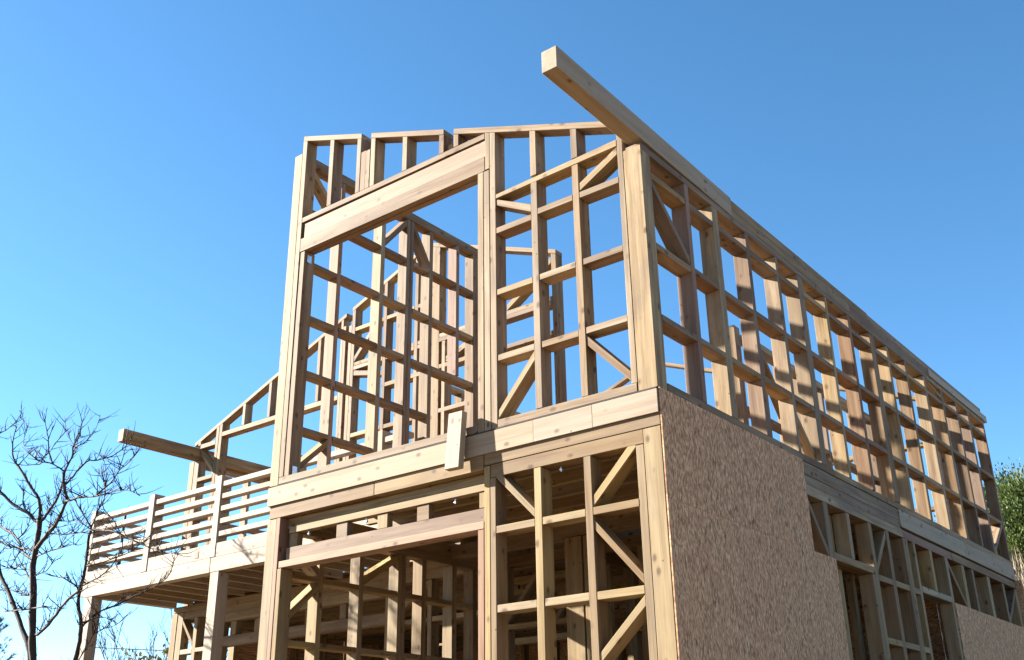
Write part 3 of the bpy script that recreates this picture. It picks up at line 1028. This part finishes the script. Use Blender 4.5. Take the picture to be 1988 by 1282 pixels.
# ------------------------------------------------------------------ the bare tree beside the balcony
TREE = [('t',[[-9.03,0.3,-1.58,0.0589],[-9.13,0.31,-1.29,0.0566],[-9.24,0.31,-0.95,0.0543],[-9.39,0.32,-0.5,0.0521],[-9.53,0.33,-0.1,0.0498],[-9.55,0.34,0.13,0.0468],[-9.56,0.34,0.32,0.0438],[-9.58,0.34,0.52,0.0406]]),('l',[[-9.58,0.34,0.52,0.0305],[-9.56,0.32,0.61,0.0275],[-9.59,0.29,0.78,0.0247],[-9.78,0.24,0.99,0.0219],[-9.95,0.2,1.18,0.0191],[-10.12,0.17,1.34,0.0162],[-10.21,0.14,1.48,0.0132],[-10.2,0.11,1.65,0.0102],[-10.07,0.06,1.84,0.0071]]),('l',[[-9.58,0.34,0.52,0.0305],[-9.64,0.33,0.51,0.0283],[-9.8,0.27,0.64,0.0262],[-10.06,0.2,0.77,0.0242],[-10.33,0.11,0.99,0.0221],[-10.59,0.04,1.16,0.02],[-10.8,-0.05,1.43,0.0179]]),('l',[[-9.55,0.34,0.5,0.0237],[-9.42,0.34,0.56,0.0216],[-9.3,0.33,0.65,0.0195],[-9.18,0.32,0.74,0.0174],[-9.09,0.31,0.91,0.0154],[-9.08,0.31,1.03,0.0134]]),('l',[[-9.55,0.34,0.13,0.0334],[-9.21,0.27,0.24,0.0311],[-8.98,0.23,0.32,0.0289],[-8.75,0.17,0.42,0.0268],[-8.56,0.11,0.57,0.0248],[-8.57,0.08,0.68,0.023],[-8.56,0.04,0.8,0.0212],[-8.54,0.01,0.9,0.0193]]),('l',[[-8.54,0.01,0.9,0.0129],[-8.55,-0.0,0.92,0.0115],[-8.7,-0.06,1.02,0.0103],[-8.86,-0.11,1.07,0.009],[-8.91,-0.14,1.04,0.0076],[-9.06,-0.19,1.05,0.0063],[-9.18,-0.23,1.06,0.0049]]),('l',[[-8.53,0.01,0.89,0.0161],[-8.39,-0.0,1.06,0.0137],[-8.37,-0.01,1.18,0.0113],[-8.29,-0.02,1.28,0.0089],[-8.22,-0.02,1.31,0.0064]]),('l',[[-8.62,0.08,0.78,0.0162],[-8.59,0.1,0.79,0.0147],[-8.57,0.15,0.88,0.0133],[-8.51,0.27,1.09,0.0119],[-8.37,0.34,1.1,0.0104],[-8.19,0.44,1.15,0.0089],[-8.08,0.53,1.27,0.0074],[-8.07,0.59,1.38,0.006]]),('l',[[-8.39,-0.0,1.05,0.0096],[-8.46,0.04,1.19,0.0083],[-8.48,0.06,1.26,0.0068],[-8.52,0.12,1.46,0.0054],[-8.62,0.21,1.75,0.004]]),('l',[[-8.34,-0.01,1.19,0.008],[-8.19,0.03,1.21,0.007],[-8.15,0.06,1.28,0.0059],[-8.1,0.1,1.39,0.0049],[-8.17,0.17,1.62,0.0039]]),('l',[[-8.56,0.11,0.56,0.0161],[-8.14,0.07,0.53,0.014],[-7.79,0.03,0.47,0.0121],[-7.48,-0.01,0.44,0.0103],[-7.22,-0.04,0.42,0.0086],[-6.91,-0.07,0.38,0.0068],[-6.6,-0.11,0.25,0.0052]]),('l',[[-7.77,0.03,0.47,0.0138],[-7.6,0.05,0.56,0.0118],[-7.49,0.06,0.61,0.0098],[-7.42,0.07,0.7,0.0079],[-7.36,0.09,0.96,0.006],[-7.36,0.1,1.05,0.004]]),('l',[[-7.42,0.07,0.71,0.0076],[-7.14,0.03,0.77,0.0062],[-7.04,0.02,0.81,0.0049],[-6.88,-0.01,0.9,0.0036]]),('l',[[-9.15,0.27,0.26,0.0115],[-8.69,0.22,0.18,0.0096],[-8.3,0.17,0.13,0.0079],[-7.99,0.13,0.1,0.0062]]),('l',[[-8.9,0.23,0.38,0.0091],[-8.6,0.18,0.32,0.0076],[-8.28,0.14,0.27,0.0061],[-7.87,0.08,0.15,0.0046]]),('l',[[-9.46,0.33,0.03,0.0116],[-8.94,0.27,0.03,0.0092],[-8.59,0.23,0.03,0.0069],[-8.31,0.2,-0.01,0.0047]]),('l',[[-9.53,0.33,-0.03,0.0199],[-9.66,0.35,0.02,0.019],[-10.03,0.42,0.18,0.0183],[-10.39,0.5,0.41,0.0176],[-10.92,0.59,0.62,0.0169],[-11.25,0.64,0.74,0.016],[-11.74,0.72,0.91,0.0152]]),('l',[[-9.57,0.33,0.09,0.0201],[-9.71,0.35,0.14,0.0189],[-10.03,0.39,0.21,0.0178],[-10.44,0.45,0.3,0.0168],[-10.89,0.51,0.45,0.0158],[-11.24,0.56,0.59,0.0146]]),('l',[[-9.48,0.32,-0.27,0.0165],[-9.62,0.34,-0.22,0.0141],[-10.0,0.41,0.01,0.0119],[-10.25,0.46,-0.03,0.0095],[-10.6,0.5,0.06,0.007]]),('t',[[-9.14,0.3,-1.34,0.044],[-9.27,0.3,-1.12,0.0422],[-9.45,0.31,-0.94,0.0405],[-9.69,0.31,-0.69,0.0389],[-9.98,0.32,-0.41,0.0373],[-10.3,0.32,-0.13,0.0357],[-10.56,0.33,0.17,0.0339],[-10.77,0.33,0.48,0.0319]]),('t',[[-9.32,0.9,-1.53,0.039],[-9.21,0.91,-1.24,0.037],[-9.17,0.91,-1.01,0.035],[-9.21,0.92,-0.77,0.0331],[-9.34,0.92,-0.53,0.0313],[-9.36,0.93,-0.33,0.0293],[-9.33,0.93,-0.15,0.0271],[-9.31,0.93,-0.03,0.0249],[-9.35,0.94,0.23,0.0229],[-9.33,0.94,0.47,0.0207]]),('l',[[-9.33,0.94,0.47,0.0138],[-9.36,1.0,0.64,0.0121],[-9.38,1.06,0.82,0.0103],[-9.38,1.1,0.95,0.0084],[-9.64,1.19,1.29,0.0067],[-9.95,1.24,1.47,0.0048]]),('l',[[-9.33,0.94,0.48,0.0121],[-9.46,0.9,0.64,0.0104],[-9.6,0.85,0.82,0.0088],[-9.74,0.8,1.02,0.0071],[-9.85,0.78,1.1,0.0053]]),('l',[[-9.33,0.94,0.45,0.0173],[-8.76,0.9,0.34,0.015],[-8.41,0.88,0.23,0.013],[-8.12,0.86,0.11,0.0111],[-7.86,0.84,0.01,0.0092],[-7.55,0.81,-0.08,0.0074],[-7.24,0.79,-0.17,0.0056],[-6.87,0.76,-0.23,0.0039]]),('l',[[-9.29,0.93,-0.04,0.0136],[-8.98,0.97,-0.02,0.0116],[-8.69,1.01,0.02,0.0097],[-8.46,1.04,0.06,0.0079],[-8.27,1.08,0.17,0.0061],[-8.17,1.1,0.23,0.0043]]),('l',[[-9.34,1.06,0.87,0.0077],[-9.35,1.09,0.77,0.0085],[-9.13,1.15,0.57,0.0092],[-9.03,1.21,0.37,0.0099],[-9.03,1.25,0.21,0.0107],[-9.22,1.3,0.09,0.0115],[-9.53,1.36,-0.03,0.0124],[-9.88,1.41,-0.09,0.0134],[-10.26,1.46,-0.12,0.0145]]),('l',[[-9.36,0.93,-0.34,0.0169],[-9.42,0.94,-0.32,0.0144],[-9.73,0.99,-0.19,0.0121],[-10.07,1.04,-0.08,0.0097],[-10.43,1.09,0.0,0.0072]]),('l',[[-9.17,0.91,-0.84,0.0182],[-9.05,1.03,-0.66,0.0165],[-8.84,1.13,-0.58,0.0147],[-8.63,1.24,-0.48,0.0129],[-8.49,1.32,-0.42,0.0111],[-8.35,1.39,-0.35,0.0093],[-8.24,1.49,-0.21,0.0076],[-8.27,1.54,-0.08,0.0058],[-8.31,1.6,0.24,0.0041]]),('l',[[-9.2,0.31,-0.98,0.0223],[-9.02,0.29,-0.98,0.0215],[-8.59,0.19,-0.86,0.0204],[-8.26,0.11,-0.73,0.0195],[-7.84,0.02,-0.65,0.0185],[-7.76,0.0,-0.63,0.0178]]),('l',[[-9.2,0.92,-0.79,0.0116],[-9.01,0.94,-0.74,0.0092],[-8.77,0.97,-0.75,0.0069],[-8.49,1.0,-0.85,0.0045]]),('l',[[-9.14,0.91,-1.26,0.0098],[-9.06,0.95,-1.1,0.008],[-9.0,1.0,-0.92,0.0061],[-9.01,1.04,-0.74,0.0043]]),('l',[[-9.0,1.0,-0.92,0.0082],[-8.77,1.01,-0.88,0.0065],[-8.52,1.02,-0.84,0.0048],[-8.28,1.03,-0.71,0.0032]]),('l',[[-10.02,0.31,-0.61,0.0133],[-9.69,0.28,-0.64,0.0127],[-9.51,0.26,-0.65,0.0122],[-9.13,0.21,-0.68,0.0116],[-8.76,0.17,-0.7,0.0109]]),('l',[[-10.67,0.0,1.79,0.0108],[-10.4,0.0,1.79,0.0091],[-10.21,0.01,1.83,0.0074],[-9.93,0.01,1.9,0.0058],[-9.85,0.01,1.98,0.0042]]),('l',[[-8.7,-0.06,1.02,0.013],[-8.74,-0.12,1.17,0.0108],[-8.71,-0.17,1.31,0.0086],[-8.7,-0.22,1.43,0.0064],[-8.68,-0.3,1.63,0.0042]]),('l',[[-8.86,-0.11,1.07,0.0082],[-9.0,-0.09,1.1,0.0071],[-9.51,0.0,1.36,0.0063],[-9.83,0.07,1.57,0.0053],[-10.0,0.18,1.87,0.0043]]),('l',[[-9.0,-0.09,1.1,0.0072],[-8.94,-0.01,1.24,0.0062],[-8.93,0.07,1.42,0.0051],[-8.85,0.15,1.57,0.004]]),('l',[[-8.27,-0.01,1.15,0.0071],[-8.38,-0.0,1.22,0.006],[-8.64,0.02,1.45,0.005],[-8.81,0.04,1.7,0.004]]),('l',[[-9.8,0.27,0.64,0.0102],[-9.91,0.25,0.76,0.0083],[-9.9,0.23,0.9,0.0062],[-9.94,0.2,1.11,0.0042]]),('l',[[-9.21,0.27,0.24,0.0082],[-9.35,0.37,0.49,0.0069],[-9.56,0.45,0.7,0.0056],[-9.79,0.51,0.89,0.0042]]),('l',[[-10.39,0.5,0.41,0.0105],[-10.25,0.52,0.51,0.0084],[-10.23,0.54,0.65,0.0063],[-10.29,0.56,0.84,0.0043]]),('l',[[-10.03,0.39,0.21,0.0103],[-10.39,0.49,0.07,0.0075],[-10.65,0.55,0.01,0.0046]]),('l',[[-9.39,0.32,-0.5,0.013],[-9.86,0.39,-0.38,0.0112],[-10.44,0.47,-0.27,0.0092],[-11.02,0.55,-0.23,0.0071]]),('l',[[-9.48,0.32,-0.24,0.0099],[-9.19,0.33,-0.19,0.0079],[-9.05,0.34,-0.09,0.0061],[-8.91,0.35,-0.07,0.0042]]),('l',[[-7.6,0.05,0.56,0.0061],[-7.62,0.04,0.75,0.0051],[-7.72,0.03,0.93,0.0042],[-7.84,0.03,1.02,0.0031]])]



def grow_twigs(bm, poly, dens, rnd, main):
    """Short up-curving twigs along a limb."""
    for i in range(len(poly) - 1):
        a, b = Vector(poly[i][:3]), Vector(poly[i + 1][:3])
        ra, rb = poly[i][3], poly[i + 1][3]
        seg = (b - a)
        n = rnd.random() * .9 + seg.length * dens
        for k in range(int(n)):
            t = rnd.random()
            p = a + seg * t
            r = ra + (rb - ra) * t
            if r > .035:
                continue
            d = seg.normalized() * .5 + Vector((rnd.uniform(-1, 1), rnd.uniform(-1, 1), rnd.uniform(-.3, 1.0)))
            twig(bm, p, d.normalized(), rnd.uniform(.10, .33), min(.0066, r * .65 + .0022), rnd, 2)


def twig(bm, p, d, L, r, rnd, level):
    n = max(3, int(L / .09))
    pts, rad = [p], [r]
    q = p.copy()
    for i in range(n):
        d = (d + Vector((rnd.uniform(-.22, .22), rnd.uniform(-.22, .22), rnd.uniform(-.10, .30)))).normalized()
        q = q + d * (L / n)
        pts.append(q.copy())
        rad.append(r * (1 - .72 * (i + 1) / n))
        if level and rnd.random() < .42 and i < n - 1:
            e = (d + Vector((rnd.uniform(-1, 1), rnd.uniform(-1, 1), rnd.uniform(-.2, .8))) * .8).normalized()
            twig(bm, q, e, L * rnd.uniform(.3, .6), r * .6, rnd, level - 1)
    tube(bm, pts, rad, 4)


def smooth_poly(poly, sub=3):
    """Catmull-Rom through x, y, z, radius."""
    out = []
    n = len(poly)
    for i in range(n - 1):
        p0 = poly[max(i - 1, 0)]; p1 = poly[i]; p2 = poly[i + 1]; p3 = poly[min(i + 2, n - 1)]
        for s in range(sub):
            t = s / sub
            out.append([0.5 * ((2 * b) + (-a + c) * t + (2 * a - 5 * b + 4 * c - d) * t * t + (-a + 3 * b - 3 * c + d) * t ** 3) for a, b, c, d in zip(p0, p1, p2, p3)])
    out.append(list(poly[-1]))
    return out


T = empty("bare_tree", (-9.0, .3, GZ))
tag(T, "leafless tree with dark forking limbs standing before the balcony's far end", "tree")
rnd = random.Random(5)
for kind, poly in TREE:
    bm = bmesh.new()
    if kind == 'trunk' and poly[0][2] < -1.2:
        x, y, z, r = poly[0]
        poly = [[x + .25 * (1 if x > -9.1 else .6), y + .02, GZ - .1, r * 1.7], [x + .16, y, -3.2, r * 1.35], [x + .05, y, -2.2, r * 1.12]] + poly
    sp = smooth_poly(poly)
    for q in sp[1:-1]:
        for c in range(3):
            q[c] += rnd.uniform(-.006, .006)
        q[3] *= rnd.uniform(.86, 1.12) * (.98 if kind == 'trunk' else .82)
    tube(bm, [q[:3] for q in sp], [max(q[3], .0016) for q in sp], 8)
    name = "trunk" if kind == 'trunk' else "limb"
    li = link(name, mesh_from(bm, name), M_BARK, T)
    bm = bmesh.new()
    grow_twigs(bm, poly, 16.0, rnd, kind == 'trunk')
    if len(bm.verts):
        tw = bpy.data.objects.new("twigs", mesh_from(bm, "twigs"))
        tw.data.materials.append(M_TWIG)
        C.objects.link(tw)
        tw.parent = li
        tw["kind"] = "stuff"
    else:
        bm.free()


def simple_bare_tree(name, label, base, height, spread, nlimb, seed, trunk_r=.09):
    """A small leafless tree further off: trunk, limbs, fine twigs."""
    t = empty(name, base)
    tag(t, label, "tree")
    r = random.Random(seed)
    b = Vector(base)
    top = b + Vector((0, 0, height * .45))
    bm = bmesh.new()
    tube(bm, [b - Vector((0, 0, .1)), b + Vector((.04, 0, height * .2)), top], [trunk_r, trunk_r * .8, trunk_r * .55], 8)
    link("trunk", mesh_from(bm, "trunk"), M_PALETWIG, t)
    tw = bmesh.new()
    for i in range(nlimb):
        a = i * 2.399
        st = b + Vector((0, 0, height * r.uniform(.18, .45)))
        d = Vector((math.cos(a) * spread, math.sin(a) * spread, height * .55)) * r.uniform(.7, 1.05)
        pts = [st + d * s + Vector((0, 0, -.25 * d.z * s * (1 - s))) + Vector((r.uniform(-.05, .05), r.uniform(-.05, .05), 0)) for s in (0, .25, .5, .75, 1.0)]
        bm = bmesh.new()
        rad = [trunk_r * .4 * (1 - .8 * s) for s in (0, .25, .5, .75, 1)]
        tube(bm, pts, rad, 5)
        link("limb", mesh_from(bm, "limb"), M_PALETWIG, t)
        for k in range(16):
            s = r.uniform(.2, 1)
            j = min(3, int(s * 4))
            p = pts[j].lerp(pts[j + 1], s * 4 - j)
            e = (d.normalized() + Vector((r.uniform(-1, 1), r.uniform(-1, 1), r.uniform(-.1, .9))) * .8).normalized()
            twig(tw, p, e, r.uniform(.5, 1.1) * height * .16, .010, r, 2)
    o = link("twigs", mesh_from(tw, "twigs"), M_PALETWIG, t)
    o["kind"] = "stuff"


simple_bare_tree("bare_tree", "small pale leafless tree beyond the balcony, left of the house's corner post", (-20.7, 10.0, GZ), 5.2, 1.6, 28, 3)
simple_bare_tree("bare_tree", "thin grey sapling with fine twigs behind the big dark tree", (-20.3, 7.0, GZ), 4.2, 1.1, 14, 8, .05)


# ------------------------------------------------------------------ plants with leaves
def leaf_cloud(name, mat, parent, centre, size, n, leaf, rnd, up=.5, clumps=40, spread=.42, hollow=.0):
    """Many small leaf blades gathered in clumps through an ellipsoid."""
    cs = []
    for i in range(clumps):
        while True:
            p = Vector((rnd.uniform(-1, 1), rnd.uniform(-1, 1), rnd.uniform(-1, 1)))
            if hollow < p.length < 1:
                break
        cs.append((Vector((p.x * size[0], p.y * size[1], p.z * size[2])), rnd.uniform(.5, 1.35), p))
    C0 = Vector(centre)
    vs, fs = [], []
    for i in range(n):
        c, s, pn = cs[rnd.randrange(clumps)]
        g = Vector((rnd.gauss(0, .33), rnd.gauss(0, .33), rnd.gauss(0, .33))) * (s * min(size) * spread)
        p = C0 + c + g
        d = (g.normalized() * .7 + pn * .5 + Vector((rnd.uniform(-.6, .6), rnd.uniform(-.6, .6), up + rnd.uniform(-.5, .5)))).normalized()
        side = d.cross(Vector((rnd.uniform(-1, 1), rnd.uniform(-1, 1), rnd.uniform(-1, 1))))
        if side.length < .01:
            continue
        side.normalize()
        L = leaf[0] * rnd.uniform(.6, 1.3)
        w = leaf[1] * rnd.uniform(.7, 1.2)
        k = len(vs)
        vs += [p - side * w * .3, p + d * L * .5 - side * w, p + d * L, p + d * L * .5 + side * w]
        fs.append((k, k + 1, k + 2, k + 3))
    me = bpy.data.meshes.new(name)
    me.from_pydata(vs, [], fs)
    me.update()
    o = link(name, me, mat, parent)
    return o


rnd = random.Random(21)
E_ = empty("evergreen_tree", (-.6, 25.5, GZ + 3.0))
tag(E_, "big evergreen with sunny green top and dark lower sprays behind the house's right end", "tree")
bm = bmesh.new()
tube(bm, [(-.6, 25.5, GZ + 2.5), (-.5, 25.5, 0.5), (-.6, 25.4, 4.0)], [.3, .24, .06], 8)
link("trunk", mesh_from(bm, "trunk"), M_BARK, E_)
leaf_cloud("crown", M_CYPRESS, E_, (-1.5, 25.5, 2.35), (4.3, 3.0, 2.85), 330000, (.10, .024), rnd, .8, 700, .22)

S_ = leaf_cloud("reed_scrub", M_REED, None, (-1.2, 17.6, -.4), (2.4, 1.4, 1.7), 7000, (.45, .012), rnd, 1.3, 60)
tag(S_, "dry brown scrub on the slope under the evergreen", "scrub", kind="stuff")
S2 = leaf_cloud("green_scrub", M_REEDG, None, (-.9, 18.4, -.6), (2.4, 1.2, 1.6), 9000, (.16, .03), rnd, .6, 60)
tag(S2, "half green undergrowth among the dry scrub on the slope", "scrub", kind="stuff")

P_ = empty("pine_tree", (-19.6, 5.0, GZ))
tag(P_, "dark young pine with bristling needles low behind the bare tree", "tree")
bm = bmesh.new()
tube(bm, [(-19.6, 5.0, GZ - .1), (-19.6, 5.0, -1.5), (-19.55, 5.0, .55)], [.10, .07, .012], 8)
link("trunk", mesh_from(bm, "trunk"), M_BARK, P_)


def pine_crown():
    r = random.Random(9)
    bm = bmesh.new()
    z = -3.2
    while z < .7:
        f = (z + 3.2) / 3.9
        L = 1.35 * (1 - f) + .12
        for k in range(6):
            a = r.uniform(0, 6.283)
            d = Vector((math.cos(a), math.sin(a), .55)).normalized()
            st = Vector((-19.58, 5.0, z))
            for s in range(int(10 + 26 * L)):
                t = r.uniform(.12, 1.0)
                p = st + d * L * t + Vector((0, 0, .25 * L * t * t))
                for q in range(5):
                    e = (d * .8 + Vector((r.uniform(-1, 1), r.uniform(-1, 1), r.uniform(-.4, 1)))).normalized()
                    sd = e.cross(Vector((r.uniform(-1, 1), r.uniform(-1, 1), r.uniform(-1, 1))))
                    if sd.length < .05:
                        continue
                    sd.normalize()
                    l = r.uniform(.07, .14)
                    bm.faces.new([bm.verts.new(p - sd * .005), bm.verts.new(p + e * l), bm.verts.new(p + sd * .005)])
        z += .20
    return bm


o = link("crown", mesh_from(pine_crown(), "crown"), M_PINE, P_)

Y_ = empty("leafy_bush", (-18.0, 8.0, GZ))
tag(Y_, "yellowish leafy bush peeking up below the balcony", "bush")
bm = bmesh.new()
tube(bm, [(-18.0, 8.0, GZ - .1), (-18.0, 8.0, -1.2)], [.06, .02], 6)
link("trunk", mesh_from(bm, "trunk"), M_BARK, Y_)
leaf_cloud("crown", M_YBUSH, Y_, (-18.0, 8.0, -1.05), (.8, .8, 1.35), 2600, (.10, .03), rnd, .4, 40)

# ------------------------------------------------------------------ pole and cable
U = empty("utility_pole", (-27.4, 12.0, GZ))
tag(U, "plain dark utility pole seen far off below the balcony", "pole")
bm = bmesh.new()
tube(bm, [(-27.4, 12.0, GZ - .3), (-27.4, 12.0, 1.42)], [.13, .10], 12)
link("pole", mesh_from(bm, "pole"), M_POLE, U)
bm = bmesh.new()
tube(bm, [(-27.4, 12.0, 1.25), (-27.38, 11.85, 1.3)], [.03, .03], 8)
link("insulator", mesh_from(bm, "insulator"), M_POLE, U)
bm = bmesh.new()
A_, B_ = Vector((-27.38, 11.85, 1.30)), Vector((-6.0, 40.0, 2.2))
pts = [A_.lerp(B_, i / 24) - Vector((0, 0, 4 * .55 * (i / 24) * (1 - i / 24))) for i in range(25)]
tube(bm, pts, [.014] * 25, 5)
W_ = link("overhead_cable", mesh_from(bm, "overhead_cable"), M_WIRE)
tag(W_, "thin overhead cable sagging away from the utility pole", "cable")
